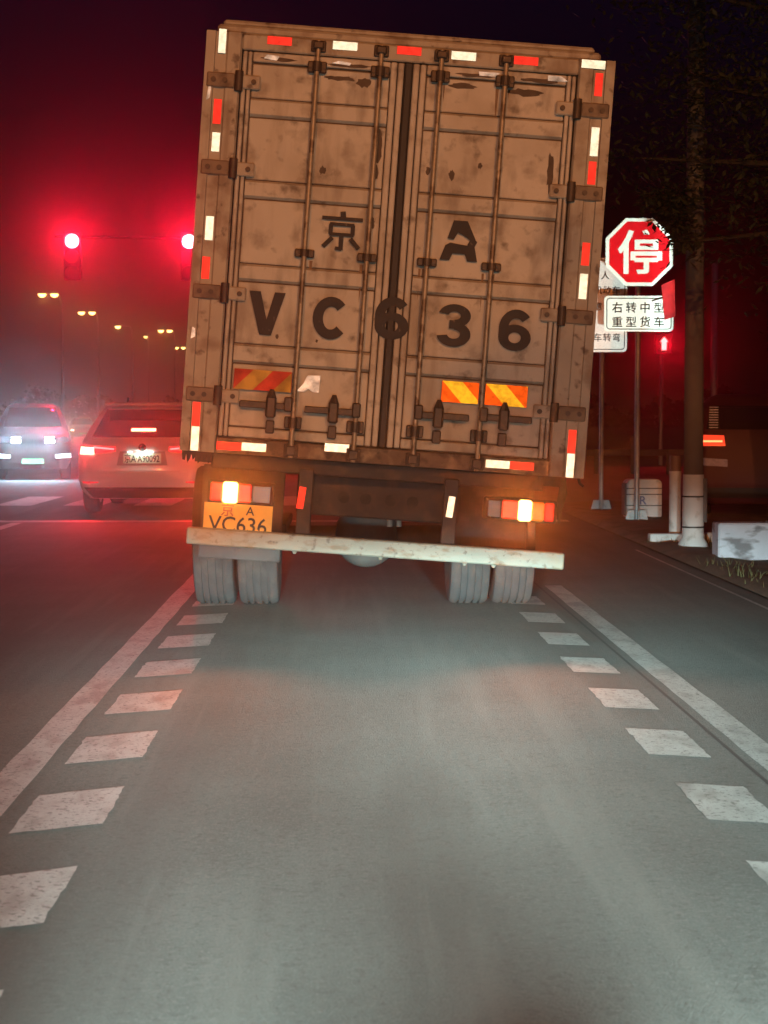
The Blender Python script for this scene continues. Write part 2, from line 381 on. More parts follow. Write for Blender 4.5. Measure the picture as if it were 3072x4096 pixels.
handle(.20, .512, .322, 0, .322); handle(.60, .90, .335, 0, .726)

# hinges
for s, zl in ((-1, (2.265, 1.737, .980, .352)), (1, (2.252, 1.748, .990, .395))):
    for z in zl:
        h = tp(MB().box(*sorted((s*.905, s*1.02)), -.012, .008, z-.042, z+.042, .008), 'door_hinge', frame_m)
        MB().box(*sorted((s*1.06, s*1.232)), -.016, .003, z-.045, z+.045, .008).build('hinge_plate', M('hinge_grime', (.2, .145, .10), rough=.7, var=.25, scale=9, grime=[((.07, .045, .03), 12, .5, .65, .7)]), h, BW)
        MB().tube([(s*1.035, -.018, z-.06), (s*1.035, -.018, z+.06)], .026, 12).build('hinge_knuckle', lock_m, h, BW, smooth=True)
        for q in (.945, 1.12, 1.19):
            MB().tube([(s*q, -.026, z), (s*q, -.008, z)], .016, 8).build('bolt', lock_m, h, BW)

# reflective tape, one strip a piece
def tape(x, z, wd, hh, m, y, name='reflective_tape', rot=0., poly=None):
    P = poly or [(-wd/2, -hh/2), (wd/2, -hh/2), (wd/2, hh/2), (-wd/2, hh/2)]
    c_, s_ = math.cos(rot), math.sin(rot)
    return tp(MB().prism([(x+a*c_-b*s_, z+a*s_+b*c_) for a, b in P], y-.002, y), name, m)
TW, TH = .15, .05
for x, z, m in ((-.806, 2.528, t_red), (-.406, 2.528, t_white), (-.014, 2.528, t_red), (.32, 2.522, t_white), (.702, 2.522, t_red)):
    tape(x, z, TW, TH, m, .004 if abs(x) > .5 or x < -.3 else .003)
tape(-1.152, 2.499, .045, .145, t_white, -.005, rot=.0)
tape(1.115, 2.530, .145, .05, t_white, -.007)
for x, z, m, hh in ((-1.156, 2.076, t_red, .15), (-1.153, 1.891, t_white, .115), (-1.157, 1.367, t_white, .145), (-1.163, 1.125, t_red, .135), (-1.162, .228, t_red, .148), (-1.160, .078, t_white, .148),
                    (1.158, 2.413, t_red, .14), (1.160, 2.066, t_white, .175), (1.158, 1.875, t_red, .14), (1.158, 1.379, t_red, .14), (1.158, 1.181, t_white, .155), (1.162, .224, t_red, .145), (1.163, .075, t_white, .148)):
    tape(x, z, .048, hh, m, .009)
tape(-1.213, 2.182, .03, .07, t_silver, -.006, 'torn_tape', poly=[(-.015, -.045), (.006, -.03), (.012, .04), (-.004, .045)])
tape(-1.213, .721, .03, .07, t_silver, -.006, 'torn_tape', poly=[(-.012, -.035), (.014, -.02), (.012, .03), (-.008, .04)])
for x, z, m in ((-.948, .046, t_red), (-.794, .050, t_white), (-.285, .082, t_white)): tape(x, z, TW, TH, m, -.008)
for x, z, m in ((.712, .052, t_white), (.862, .052, t_red)): tape(x, z, .149, .048, m, -.008)
for x, z, P in ((-.845, 2.425, [(-.05, -.008), (.03, -.016), (.045, .01), (-.03, .018)]), (-.42, 2.425, [(-.06, -.005), (.05, -.012), (.06, .004), (-.02, .01)]),
                (.48, 2.425, [(-.055, -.012), (.05, -.012), (.07, .012), (-.06, .012)]), (.905, 2.43, [(-.06, -.016), (.03, -.016), (.065, -.012), (.02, .016), (-.06, .016)])):
    tape(x, z, .1, .03, t_silver, .010, 'torn_tape', poly=P)
smudge = M('tape_residue', (.10, .07, .05), rough=.9, var=.3, scale=18)
def stain(x, z, wd, hh, seed):
    q = random.Random(seed); n = 18
    P = [(x+wd/2*math.cos(2*math.pi*k/n)*(1+q.uniform(-.25, .25)), z+hh/2*math.sin(2*math.pi*k/n)*(1+q.uniform(-.35, .35))) for k in range(n)]
    tp(MB().prism(P, .0105, .0118) if z > 2.39 else MB().prism(P, .0285, .0298), 'stain', smudge)
for k, a_ in enumerate(((-.80, 2.418, .20, .022), (-.37, 2.412, .26, .025), (.40, 2.412, .22, .022), (.80, 2.41, .24, .026), (-.42, 2.335, .18, .03), (-.28, 2.32, .09, .055), (.33, 2.345, .16, .035), (.72, 2.335, .22, .045),
                      (-.16, 1.95, .05, .20), (-.165, 1.78, .035, .10), (-.49, 1.77, .04, .05), (.30, 1.80, .035, .06), (.47, 1.87, .03, .035), (.155, 1.82, .03, .05), (-.165, 1.47, .03, .07), (-.17, .60, .0, .0),
                      (-.70, .74, .02, .03), (-.455, .73, .015, .02), (.905, 1.87, .04, .22))):
    if a_[2] > 0: stain(*a_, k)
rust_m = M('rust_run', (.20, .125, .075), rough=.9, var=.3, scale=25)
q_ = random.Random(11)
for x_, z_, y_ in [(x+q_.uniform(-.05, .05), z-.04, .0285) for x in RX for z in (2.385, 1.256) for _ in range(2)] + [(s_*q_.uniform(.915, .96), z-.045, .0115) for s_ in (-1, 1) for z in (2.26, 1.74, .985, .37)]:
    ln = q_.uniform(.06, .24); wd = q_.uniform(.005, .011)      # rust run down from a fitting
    if y_ < .02: continue
    tp(MB().prism([(x_-wd, z_), (x_+wd, z_), (x_+wd*.5, z_-ln*.6), (x_, z_-ln), (x_-wd*.6, z_-ln*.5)], y_, y_+.0012), 'rust_run', rust_m)
# chevron boards
def chevron(x0, x1, z0, z1, flip, name, ma, mb_, y=-.012, back=True, dirs=1):
    b = tp(MB().box(x0, x1, y, .03, z0, z1, .003), name, ma)
    hgt = z1-z0; step = hgt*1.9; k = -2
    while True:                              # sloping stripes clipped to the board
        a = x0 + k*step; k += 1
        if a > x1: break
        q = []
        for xx, t in ((a, 1 if dirs > 0 else 0), (a+step/2, 1 if dirs > 0 else 0), (a+step/2+hgt*.95, 0 if dirs > 0 else 1), (a+hgt*.95, 0 if dirs > 0 else 1)):
            q.append((xx, z0+t*hgt))
        def clip(poly, xc, keep):
            out = []
            for i in range(len(poly)):
                p, r_ = poly[i], poly[(i+1) % len(poly)]
                ip, ir = keep(p[0]), keep(r_[0])
                if ip: out.append(p)
                if ip != ir:
                    tt = (xc-p[0])/(r_[0]-p[0]); out.append((xc, p[1]+tt*(r_[1]-p[1])))
            return out
        q = clip(q, x0+.002, lambda v: v >= x0+.002)
        if len(q) > 2: q = clip(q, x1-.002, lambda v: v <= x1-.002)
        if len(q) > 2: MB().prism(q, y-.0025, y-.0006).build('stripe', mb_, b, BW)
    return b
chevron(.335, .562, .412, .542, 1, 'hazard_board', t_or, t_yel)
chevron(.604, .864, .412, .542, 1, 'hazard_board', t_or, t_yel)
chevron(-.945, -.590, .400, .525, 1, 'worn_hazard_board', t_redo, t_yelo, dirs=-1)
tape(-.487, .463, .145, .115, t_silver, .014, 'torn_foil', poly=[(-.07, -.05), (-.02, -.052), (.0, -.03), (.03, -.05), (.068, -.05), (.07, .055), (-.01, .05), (-.03, .0)])

# stencilled number
def arc(cx, cz, ro, ri, a0, a1, n=22):
    A = [R(a0+(a1-a0)*i/n) for i in range(n+1)]
    return [([(cx+ro[0]*math.cos(a), cz+ro[1]*math.sin(a)), (cx+ro[0]*math.cos(b), cz+ro[1]*math.sin(b)),
              (cx+ri[0]*math.cos(b), cz+ri[1]*math.sin(b)), (cx+ri[0]*math.cos(a), cz+ri[1]*math.sin(a))]) for a, b in zip(A, A[1:])]
def st(p, q, wd):
    d = Vector((q[0]-p[0], q[1]-p[1])).normalized(); n_ = Vector((-d.y, d.x))*wd/2
    return [(p[0]+n_.x, p[1]+n_.y), (q[0]+n_.x, q[1]+n_.y), (q[0]-n_.x, q[1]-n_.y), (p[0]-n_.x, p[1]-n_.y)]
GL = {
 'V': [[(-.42, 1), (-.16, 1), (.015, .36), (-.13, 0)], [(.42, 1), (.17, 1), (.015, .36), (.14, 0)], [(-.13, 0), (.015, .36), (.14, 0)]],
 'C': arc(0, .5, (.43, .5), (.19, .27), 42, 318),
 '6': arc(0, .32, (.42, .32), (.16, .13), 0, 360) + arc(.02, .55, (.44, .45), (.2, .24), 40, 196, 16) + [[(-.418, .3), (-.2, .3), (-.18, .55), (-.42, .55)]],
 '3': arc(-.01, .73, (.4, .27), (.15, .095), 168, -90) + arc(-.01, .295, (.42, .295), (.16, .105), 90, -170) + [[(-.13, .42), (.05, .42), (.05, .62), (-.13, .62)]],
 'A': [[(-.3, .54), (-.17, 1), (.17, 1), (.4, .54), (.3, .5), (.1, .63), (-.05, .7), (-.14, .52)], [(-.46, 0), (-.22, 0), (-.15, .17), (.15, .17), (.22, 0), (.47, 0), (.38, .37), (-.22, .44), (-.34, .37)],
       [(.24, .30), (.38, .37), (.44, .5), (.3, .6), (.2, .42)]],
 '京': [st((0, 1.02), (.02, .87), .13), st((-.5, .83), (.5, .83), .095), st((-.3, .68), (.3, .68), .09), st((-.3, .42), (.3, .42), .09), st((-.27, .68), (-.27, .42), .1), st((.27, .68), (.27, .42), .1),
        st((0.0, .42), (0.0, .02), .105), st((.02, .04), (-.14, .06), .09), st((-.22, .33), (-.44, .08), .11), st((.22, .33), (.44, .08), .11)],
}
def stencil(ch, x, z, h, wd):
    for y, m_ in ((-.0, 1),):
        mb = MB()
        for k, q in enumerate(GL[ch]):
            yy = .0085 - .00012*k
            mb.add([(x+a*wd, yy, z+(b-.5)*h) for a, b in q], [tuple(range(len(q)))])
        tp(mb, 'stencil_letter', ink)
for ch, x, z, h, wd in (('京', -.348, 1.406, .235, .25), ('A', .377, 1.403, .245, .25), ('V', -.775, .874, .265, .265), ('C', -.377, .874, .262, .26), ('3', .384, .884, .262, .25), ('6', .759, .882, .255, .24)):
    stencil(ch, x, z, h, wd)
mb = MB()
for k, q in enumerate(GL['6']):
    mb.add([(-.003+a*.25, -.0015-.0001*k, .900+(b-.5)*.262) for a, b in q], [tuple(range(len(q)))])
tp(mb, 'stencil_letter', ink)

# underside: chassis, lamps, bumper, plate
tp(MB().box(-.43, -.34, .45, 7, -.34, -.04, .01), 'chassis_rail', dark_steel)
tp(MB().box(.34, .43, .45, 7, -.34, -.04, .01), 'chassis_rail', dark_steel)
xm = tp(MB().box(-.52, .52, .38, .46, -.36, -.10, .012), 'rear_crossmember', dark_steel)
for x in (-.22, -.08, .08, .22): MB().tube([(x, .372, -.235), (x, .38, -.235)], .038, 16).build('bolt_hole', black, xm, BW)
tp(MB().box(-1.06, 1.02, .14, .22, -.10, -.001, .01).box(-1.06, -.98, .22, 6, -.1, -.002).box(.95, 1.03, .22, 6, -.1, -.002), 'floor_bearer', dark_steel)
for z in (0, 1, 2, 3, 4, 5): tp(MB().box(-1.2, 1.2, .6+z*1.0, .68+z*1.0, -.08, .018), 'cross_bearer', dark_steel)
tp(MB().box(-1.185, -.625, 1.22, 1.25, -.75, -.11, .006), 'mudflap', M('dusty_flap', (.10, .095, .095), rough=.85, var=.15, scale=5, grime=[((.05, .045, .04), 6, .5, .65, .6)]))  # paler than the right flap: dust plus lamplight put into the colour
tp(MB().box(.5, 1.05, 1.22, 1.25, -.62, -.11, .006), 'mudflap', black)
bump_m = M('bumper_paint', (.33, .35, .30), rough=.55, var=.1, scale=6, bump=.15, grime=[((.22, .16, .09), 9, .53, .66, .75, (1, 1, 2.2)), ((.10, .07, .05), 30, .6, .7, .7), ((.30, .22, .12), 3, .5, .65, .5)])
bmp = tp(MB().box(-1.166, 1.158, -.09, .01, -.566, -.464, .008), 'rear_bumper', bump_m)
for x in (-.46, .44):
    MB().box(x-.045, x+.045, .0, .05, -.464, -.06, .006).build('bumper_bracket', dark_steel, bmp, BW)
for x in (-.5, .03, .55, .73): MB().tube([(x, -.04, -.566), (x, -.04, -.585)], [.018, .01], 8).build('drain_lug', bump_m, bmp, BW)
tape(-.482, -.24, .042, .135, t_red, -.002, 'upright_reflector', rot=-.10); tape(.442, -.232, .042, .13, t_white, -.002, 'upright_reflector', rot=-.10)
lens_red = M('tail_lens_red', (.35, .012, .008), rough=.25, var=.1, scale=30, coat=.2, emis=(1, .045, .012), estr=.6)
lens_amb = M('tail_lens_amber', (.6, .14, .01), rough=.25, var=.1, scale=40, coat=.4, emis=(1, .22, .02), estr=.6)
lens_dk = M('tail_lens_dark', (.05, .02, .02), rough=.2, var=.2, scale=30, coat=.5)
tail_glow = GLOW('tail_bulb', (1, .45, .12), 9)
E_TAIL = 150
def tail(x0, x1, zc, segs, glow):
    zc -= 0
    h = tp(MB().box(x0-.015, x1+.015, .005, .10, zc-.072, zc+.072, .012), 'tail_lamp', dark_steel)
    for a, b, m in segs: MB().box(a, b, -.02, .006, zc-.058, zc+.058, .008).build('lens', m, h, BW)
    MB().box(glow[0], glow[1], -.026, .0, zc-.066, zc+.066, .012).build('lit_lens', tail_glow, h, BW)
    lamp(truck, BW @ Vector(((glow[0]+glow[1])/2, -.06, zc)), E_TAIL, (1, .20, .035), 80, size=.04, blend=1)
tail(-1.045, -.66, -.238, [(-1.043, -.968, lens_red), (-.872, -.79, lens_red), (-.788, -.665, lens_dk)], (-.966, -.874))
tail(.66, 1.085, -.222, [(.758, .858, lens_red), (.945, 1.02, lens_amb), (1.022, 1.083, lens_red), (.665, .756, lens_dk)], (.860, .943))
plate_m = M('yellow_plate', (.78, .50, .06), rough=.45, var=.1, scale=8, grime=[((.3, .2, .05), 7, .55, .7, .6)])
pl = tp(MB().box(-1.074, -.652, .0, .004, -.525, -.307, .0), 'number_plate', plate_m)
p_ink = M('plate_ink', (.03, .025, .02), rough=.6)
p_red = M('plate_fade', (.4, .12, .04), rough=.6)
text('京', .085, (-.93, -.0015, -.345), p_red, pl, BW, 'plate_letter'); text('A', .075, (-.79, -.0015, -.345), p_ink, pl, BW, 'plate_letter')
text('VC636', .135, (-.863, -.0015, -.434), p_ink, pl, BW, 'plate_letter', off=.008, width=.36)
# loose strap at the right, torn rubber at the left, hanging bolts
tp(MB().tube([(1.13, .05, .0), (1.135, .05, -.10), (1.12, .05, -.20), (1.125, .05, -.29)], [.016, .028, .02, .008], 8), 'hanging_strap', black)
tp(MB().tube([(.985, .05, .0), (.97, .05, -.03), (.94, .05, -.05), (.93, .05, -.08)], .008, 6), 'loose_cable', black)
tp(MB().tube([(1.225, .05, .0), (1.235, .05, -.03), (1.26, .05, -.05)], .009, 6), 'loose_cable', black)
mb = MB(); P = [(-1.24, .0)]
for k in range(6): P += [(-1.232+k*.032, -.055-.02*(k % 2)), (-1.218+k*.032, -.06+.012*(k % 3)), (-1.210+k*.032, -.018)]
P += [(-1.03, .0)]
tp(mb.prism(P, .04, .055), 'torn_rubber_strip', black)

# wheels stand level on the road
tyre_prof = [(-.09, .30), (-.14, .36), (-.148, .44), (-.138, .492), (-.115, .508)]
for gx in (-.075, -.028, .028, .075): tyre_prof += [(gx-.008, .511), (gx-.007, .495), (gx+.007, .495), (gx+.008, .511)]
tyre_prof += [(.115, .508), (.138, .492), (.148, .44), (.14, .36), (.09, .30)]
tyre_mesh = MB().lathe(tyre_prof, (0, 0, 0), 'x', 48).build('tyre_proto', tyre_m, smooth=True)
rim_mesh = MB().lathe([(-.08, .295), (-.06, .26), (-.02, .12), (.02, .11), (.06, .10), (.07, .27), (.08, .295)], (0, 0, 0), 'x', 32).build('rim_proto', galv, smooth=True)
axle_y = 13.3
for x in (-.935, -.617, .912, 1.23):
    W_ = Matrix.Translation((x, axle_y, .507))
    wh = link('wheel', MB().tube([(-.1, 0, 0), (.1, 0, 0)], .09, 16).build('h', dark_steel).data, truck, W_)
    link('tyre', tyre_mesh.data, wh, W_); link('rim', rim_mesh.data, wh, W_)
for o in [o for o in COL.objects if o.name.startswith('h') and o.type == 'MESH' and o.parent is None and len(o.name) in (1, 5)]: bpy.data.objects.remove(o)
bpy.data.objects.remove(tyre_mesh); bpy.data.objects.remove(rim_mesh)
Iw = Matrix.Identity(4)
MB().tube([(-.85, axle_y, .5), (1.15, axle_y, .5)], .075, 16).build('rear_axle', dark_steel, truck, Iw, True)
MB().lathe([(-.20, .06), (-.16, .17), (-.08, .225), (.02, .24), (.1, .225), (.16, .17), (.22, .09)], (.168, axle_y, .5), 'y', 32).build('differential', M('dusty_casting', (.11, .105, .1), rough=.8, var=.2, scale=9), truck, Iw, True)
for s in (-.44, .76):
    MB().box(s-.04, s+.04, axle_y-.75, axle_y+.75, .56, .63, .01).build('leaf_spring', dark_steel, truck, Iw)
for x in (.30, .36): MB().tube([(x, 11.7, .80), (x, 11.7, .66)], .018, 8).build('air_coupling', M('coupling_metal', (.4, .38, .35), rough=.4, metal=.6), truck, Iw)

# ================================================================== cars
def make_car(name, loc, rz, label, prof, L, paint_m, group=None):
    """prof: (z, half width, near-end y, far-end y, corner radius); near end is at local y = 0"""
    root = thing(name, loc, label, 'car', group, rz)
    Wc = WM[root.as_pointer()]
    mb = MB(); n = 7; rings = []
    for z, wd, yr, yf, r in prof:
        ring = []
        for cx_, cy_, a0 in ((wd-r, yr+r, -90), (wd-r, yf-r, 0), (-wd+r, yf-r, 90), (-wd+r, yr+r, 180)):
            for k in range(n): a = R(a0+90*k/(n-1)); ring.append((cx_+r*math.cos(a), cy_+r*math.sin(a), z))
        rings.append(ring)
    m_ = len(rings[0])
    for ring in rings: mb.v += ring
    for i in range(len(rings)-1):
        for j in range(m_): mb.f.append((i*m_+j, i*m_+(j+1) % m_, (i+1)*m_+(j+1) % m_, (i+1)*m_+j))
    mb.f.append(tuple(range(m_))); mb.f.append(tuple((len(rings)-1)*m_+j for j in range(m_)))
    mb.build('body', paint_m, root, smooth=True)
    def sec(z):
        for a, b in zip(prof, prof[1:]):
            if a[0] <= z <= b[0]:
                t = (z-a[0])/(b[0]-a[0]+1e-9); return [p+(q-p)*t for p, q in zip(a[1:], b[1:])]
        return prof[-1][1:] if z > prof[-1][0] else prof[0][1:]
    def srf(x, z, off):
        wd, yr, yf, r = sec(z); ax = abs(x)
        if ax <= wd-r: return yr-off
        d = min(ax-(wd-r), r*.999); return yr + r - math.sqrt(r*r-d*d) - off
    def patch(pname, quad, mat, off=.006, parent=root, nu=14, nv=6, smooth=True):
        """quad: (x,z) corners bl, br, tr, tl laid on the near end with a turned-in edge"""
        mb = MB(); (a, b, c, d) = [Vector(p) for p in quad]
        for j in range(nv+1):
            for i in range(nu+1):
                u, v = i/nu, j/nv; p = (a*(1-u)+b*u)*(1-v)+(d*(1-u)+c*u)*v
                mb.v.append((p.x, srf(p.x, p.y, off), p.y))
        for j in range(nv):
            for i in range(nu): k = j*(nu+1)+i; mb.f.append((k, k+1, k+nu+2, k+nu+1))
        edge = [i for i in range(nu+1)] + [j*(nu+1)+nu for j in range(1, nv+1)] + [nv*(nu+1)+i for i in range(nu-1, -1, -1)] + [j*(nu+1) for j in range(nv-1, 0, -1)]
        k0 = len(mb.v); mb.v += [(mb.v[e][0], mb.v[e][1]+off+.02, mb.v[e][2]) for e in edge]
        for q in range(len(edge)): q2 = (q+1) % len(edge); mb.f.append((edge[q], edge[q2], k0+q2, k0+q))
        return mb.build(pname, mat, parent, smooth=smooth)
    rub = black
    for wx in (-1, 1):
        for wy in (.82, L-.9):
            hw = prof[2][1]-.13
            wl = MB().lathe([(-.10, .2), (-.112, .30), (-.09, .335), (.09, .335), (.112, .30), (.10, .2)], (wx*hw, wy, .335), 'x', 28).build('wheel', rub, root, smooth=True)
            MB().lathe([(-.105, .2), (-.09, .07), (.09, .07), (.105, .2)], (wx*hw, wy, .335), 'x', 20).build('rim', galv, wl, smooth=True)
    return root, patch, srf, Wc

glass = M('dark_glass', (.012, .012, .014), rough=.08, var=.05, spec=.6)
trim = M('black_trim', (.02, .02, .02), rough=.6)
car_white = M('pearl_white_paint', (.82, .80, .78), rough=.35, var=.02, coat=.6)
brake = GLOW('brake_lamp', (1, .22, .16), 9); brake_soft = GLOW('brake_strip', (1, .10, .10), 5)
suv_prof = [(.22, .80, .22, 4.3, .2), (.34, .90, .06, 4.5, .25), (.48, .935, .0, 4.6, .26), (.66, .945, .01, 4.6, .26), (.86, .94, .05, 4.58, .27), (1.0, .91, .08, 4.5, .28), (1.08, .87, .12, 3.6, .28),
            (1.2, .82, .22, 3.3, .28), (1.35, .73, .36, 3.0, .27), (1.48, .65, .5, 2.7, .25), (1.555, .58, .56, 2.5, .22), (1.585, .45, .8, 2.2, .2)]
E_BRAKE = 330
suv, pa, srf, Wc = make_car('suv', (-2.87, 25.7, 0), 0, 'white car with brake lights on waiting beside the truck', suv_prof, 4.6, car_white)
pa('rear_window', [(-.73, 1.10), (.73, 1.10), (.56, 1.50), (-.56, 1.50)], glass)
pa('lower_bumper', [(-.72, .225), (.72, .225), (.84, .385), (-.84, .385)], trim, .012)
pa('bumper_insert', [(-.55, .60), (.55, .60), (.55, .63), (-.55, .63)], M('chrome_strip', (.75, .72, .7), rough=.5), .01)  # pale strip painted in for a highlight across the bumper
MB().box(-.58, .58, .34, .62, 1.545, 1.60, .02).build('roof_spoiler', M('spoiler_paint', (.6, .5, .48), rough=.25, coat=.8), suv)  # pinkish tone carries the red light on the spoiler
lamp(suv, Wc @ Vector((0, .1, 1.2)), 50, (1, .02, .02), 80, blend=1)
for s in (-1, 1):
    lamp(suv, Wc @ Vector((s*.79, srf(s*.79, .9, .06), .91)), E_BRAKE, (1, .02, .02), 80, blend=1)
    tl = pa('tail_lamp', [(s*.92, .84), (s*.38, .90), (s*.38, .965), (s*.90, .99)], M('car_lens_red', (.3, .01, .01), rough=.2, coat=.5, emis=(1, .02, .02), estr=1.6), .012)
    pa('brake_bulb', [(s*.90, .855), (s*.68, .86), (s*.69, .955), (s*.895, .965)], brake, .02, tl)
    pa('light_strip', [(s*.70, .945), (s*.40, .92), (s*.40, .94), (s*.70, .972)], brake_soft, .02, tl)
    pa('bumper_reflector', [(s*.85, .44), (s*.62, .45), (s*.62, .47), (s*.86, .475)], RETRO('car_reflector', (.7, .03, .05)), .012)
pa('high_brake_lamp', [(-.17, 1.185), (.18, 1.185), (.18, 1.225), (-.17, 1.225)], GLOW('high_brake', (1, .24, .14), 9), .02)
pa('plate_recess', [(-.36, .70), (.36, .70), (.32, .90), (-.32, .90)], M('recess', (.45, .4, .37), rough=.5), .006)
plate = pa('number_plate', [(-.27, .73), (.27, .73), (.27, .87), (-.27, .87)], M('green_plate', (.60, .82, .62), rough=.4, var=.05), .016)
yy = srf(0, .8, .03)
text('京A·A90092', .135, (0, yy, .80), p_ink, plate, Wc, 'plate_lettering', off=.012, width=.50)
lamp(suv, Wc @ Vector((0, srf(0, .9, .08), .93)), 3, (.9, 1, .9), 170, rx=0, size=.05)
for x in (-.17, .13): MB().box(x-.03, x+.03, srf(0, .89, .045), srf(0, .89, .02), .885, .897).build('plate_lamp', GLOW('plate_light', (.9, 1, .9), 6), suv)
MB().lathe([(-.012, .05), (.0, .055), (.01, .05)], (.0, srf(0, .96, .01), .955), 'y', 20).build('emblem', trim, suv, smooth=True)
MB().tube([(-.3, .9, 1.56), (-.3, .95, 1.66), (-.3, 1.1, 1.6)], .02, 6).build('roof_fin', trim, suv)

van_m = M('dark_red_paint', (.07, .010, .014), rough=.6, var=.05)
van_prof = [(.2, .8, .2, 4.4, .2), (.34, .9, .04, 4.6, .22), (.5, .93, .0, 4.7, .22), (.75, .935, .0, 4.7, .22), (1.0, .92, .02, 4.6, .22), (1.12, .9, .05, 4.2, .22), (1.3, .87, .1, 3.9, .22), (1.5, .82, .18, 3.5, .22), (1.63, .74, .3, 3.2, .22), (1.68, .6, .5, 3.0, .22)]
van, pa, srf, Wc = make_car('minivan', (5.58, 23.9, .02), R(-13), 'dark red car with a lit tail light at the right edge behind the pole', van_prof, 4.7, van_m)
pa('rear_window', [(-.74, 1.2), (.74, 1.2), (.68, 1.52), (-.68, 1.52)], glass)
for k in range(9): pa('heating_line', [(-.70, 1.22+k*.034), (-.58, 1.22+k*.034), (-.58, 1.232+k*.034), (-.70, 1.232+k*.034)], RETRO('glint_line', (.6, .58, .65), rough=.6), .012, nv=1, nu=3)  # pale slats put in for the glint on the rear glass
for s in (-1, 1):
    tl = pa('tail_lamp', [(s*.90, .98), (s*.48, .98), (s*.50, 1.12), (s*.89, 1.13)], M('van_lens_red', (.3, .012, .01), rough=.2, emis=(1, .06, .02), estr=1.2), .012)
    pa('light_strip', [(s*.86, 1.03), (s*.52, 1.03), (s*.52, 1.055), (s*.86, 1.055)], GLOW('van_strip', (1, .16, .05), 5), .02, tl)
    pa('bumper_reflector', [(s*.80, .72), (s*.45, .70), (s*.45, .80), (s*.80, .82)], RETRO('van_reflector', (.30, .28, .42), rough=.62), .012)
pa('rear_bumper', [(-.86, .28), (.86, .28), (.88, .42), (-.88, .42)], trim, .012)

# oncoming cars with dipped headlamps on
front_prof = [(.2, .78, .15, 4.3, .2), (.34, .88, .03, 4.5, .3), (.5, .91, .0, 4.55, .34), (.66, .91, .02, 4.55, .34), (.78, .90, .12, 4.5, .34), (.9, .86, .55, 4.4, .3), (.98, .84, 1.05, 4.2, .28), (1.2, .76, 1.5, 3.8, .25), (1.4, .62, 1.95, 3.3, .22), (1.46, .5, 2.2, 3.0, .2)]
dark_car = M('charcoal_paint', (.03, .03, .04), rough=.3, coat=.6)
head_w = GLOW('headlamp_led', (.7, .9, 1.0), 12, base=(.5, .5, .5))
head_far = GLOW('headlamp_led_far', (1, .75, .45), 10, base=(.5, .5, .5))
drl_w = GLOW('running_light', (.7, .9, 1.0), 7, base=(.5, .5, .5))
E_HEAD = 260
def oncoming(name, px, py, Y, label, led, plate_col, paint_m, tall=False):
    p = at(px, py, Y)
    prof = [(z*(1.18 if tall else 1), a*.95, b, c, d) for z, a, b, c, d in front_prof]
    root, pa, srf, Wc = make_car(name, (p.x, Y, 0), R(9.5), label, prof, 4.55, paint_m, 'oncoming cars with headlights on')
    k = 1.18 if tall else 1
    pa('windscreen', [(-.66, 1.0*k), (.66, 1.0*k), (.53, 1.38*k), (-.53, 1.38*k)], glass, .006)
    pa('grille', [(-.5, .28), (.5, .28), (.54, .38), (-.54, .38)], trim, .01)
    for s in (-1, 1):
        lamp(root, Wc @ Vector((s*(.36 if tall else .69), srf(.36, .89, .12) if tall else -.1, .89 if tall else .64)), E_HEAD if tall else 120, (.55, .80, 1.0) if tall else (1, .7, .35), 170)
        if tall:                             # high main lamps, running lights low in the bumper
            hl = pa('headlamp', [(s*.80, .84), (s*.28, .82), (s*.28, .95), (s*.76, .97)], glass, .01)
            pa('bulb', [(s*.48, .83), (s*.27, .83), (s*.27, .955), (s*.47, .955)], led, .02, hl, nu=4, nv=2)
            pa('running_light', [(s*.84, .50), (s*.50, .49), (s*.50, .56), (s*.83, .58)], drl_w, .02)
        else:
            hl = pa('headlamp', [(s*.84, .60), (s*.5, .58), (s*.5, .68), (s*.83, .72)], glass, .01)
            pa('bulb', [(s*.78, .615), (s*.60, .605), (s*.60, .665), (s*.78, .675)], led, .02, hl, nu=4, nv=2)
    pa('number_plate', [(-.24, .36), (.24, .36), (.24, .47), (-.24, .47)], plate_col, .014, nu=4, nv=2)
    return root
green_pl = RETRO('front_plate_green', (.25, .85, .45), rough=.14)
oncoming('car', 33, 463, 40.5, 'nearest oncoming dark car at the left edge, green plate below its dazzling headlights', head_w, green_pl, dark_car, True)
oncoming('car', 83, 431, 118.0, 'farthest oncoming car, a small warm glint left of the white car', head_far, green_pl, dark_car)

# ================================================================== traffic signals on the left
sig_black = M('signal_black', (.012, .012, .012), rough=.6)
sig_red = GLOW('signal_red', (1, .36, .40), 12)
sig_off_a = M('signal_amber_off', (.05, .03, .005), rough=.4); sig_off_g = M('signal_green_off', (.005, .03, .02), rough=.4)
SY = 46.7
def signal(px, py, label):
    p = at(px, py, SY)
    t = thing('traffic_light', (p.x, SY, p.z-.95), label, 'traffic light', 'red traffic lights over the junction')
    MB().box(p.x-.22, p.x+.22, SY, SY+.22, p.z-1.0, p.z+.26, .03).build('housing', sig_black, t, Iw)
    for k, m in enumerate((sig_red, sig_off_a, sig_off_g)):
        z = p.z - .4*k
        r = .175
        MB().lathe([(-.02, .02), (-.018, r*.7), (.0, r)], (p.x, SY-.004, z), 'y', 28).build('lamp', m, t, Iw, True)
        vis = MB(); n = 14
        for j in range(n+1):
            a = R(20+140*j/n); vis.v += [(p.x+.18*math.cos(a), SY, z+.18*math.sin(a)), (p.x+.18*math.cos(a), SY-.16, z+.18*math.sin(a))]
        for j in range(n): vis.f.append((2*j, 2*j+1, 2*j+3, 2*j+2))
        vis.build('visor', sig_black, t, Iw, True)
    lamp(t, (p.x, SY-.2, p.z), E_SIG, (1, .004, .034), 150, size=.15)
    return p
E_SIG = 1300
p1 = signal(72, 241, 'left of the two round red traffic lights, alone in the dark sky')
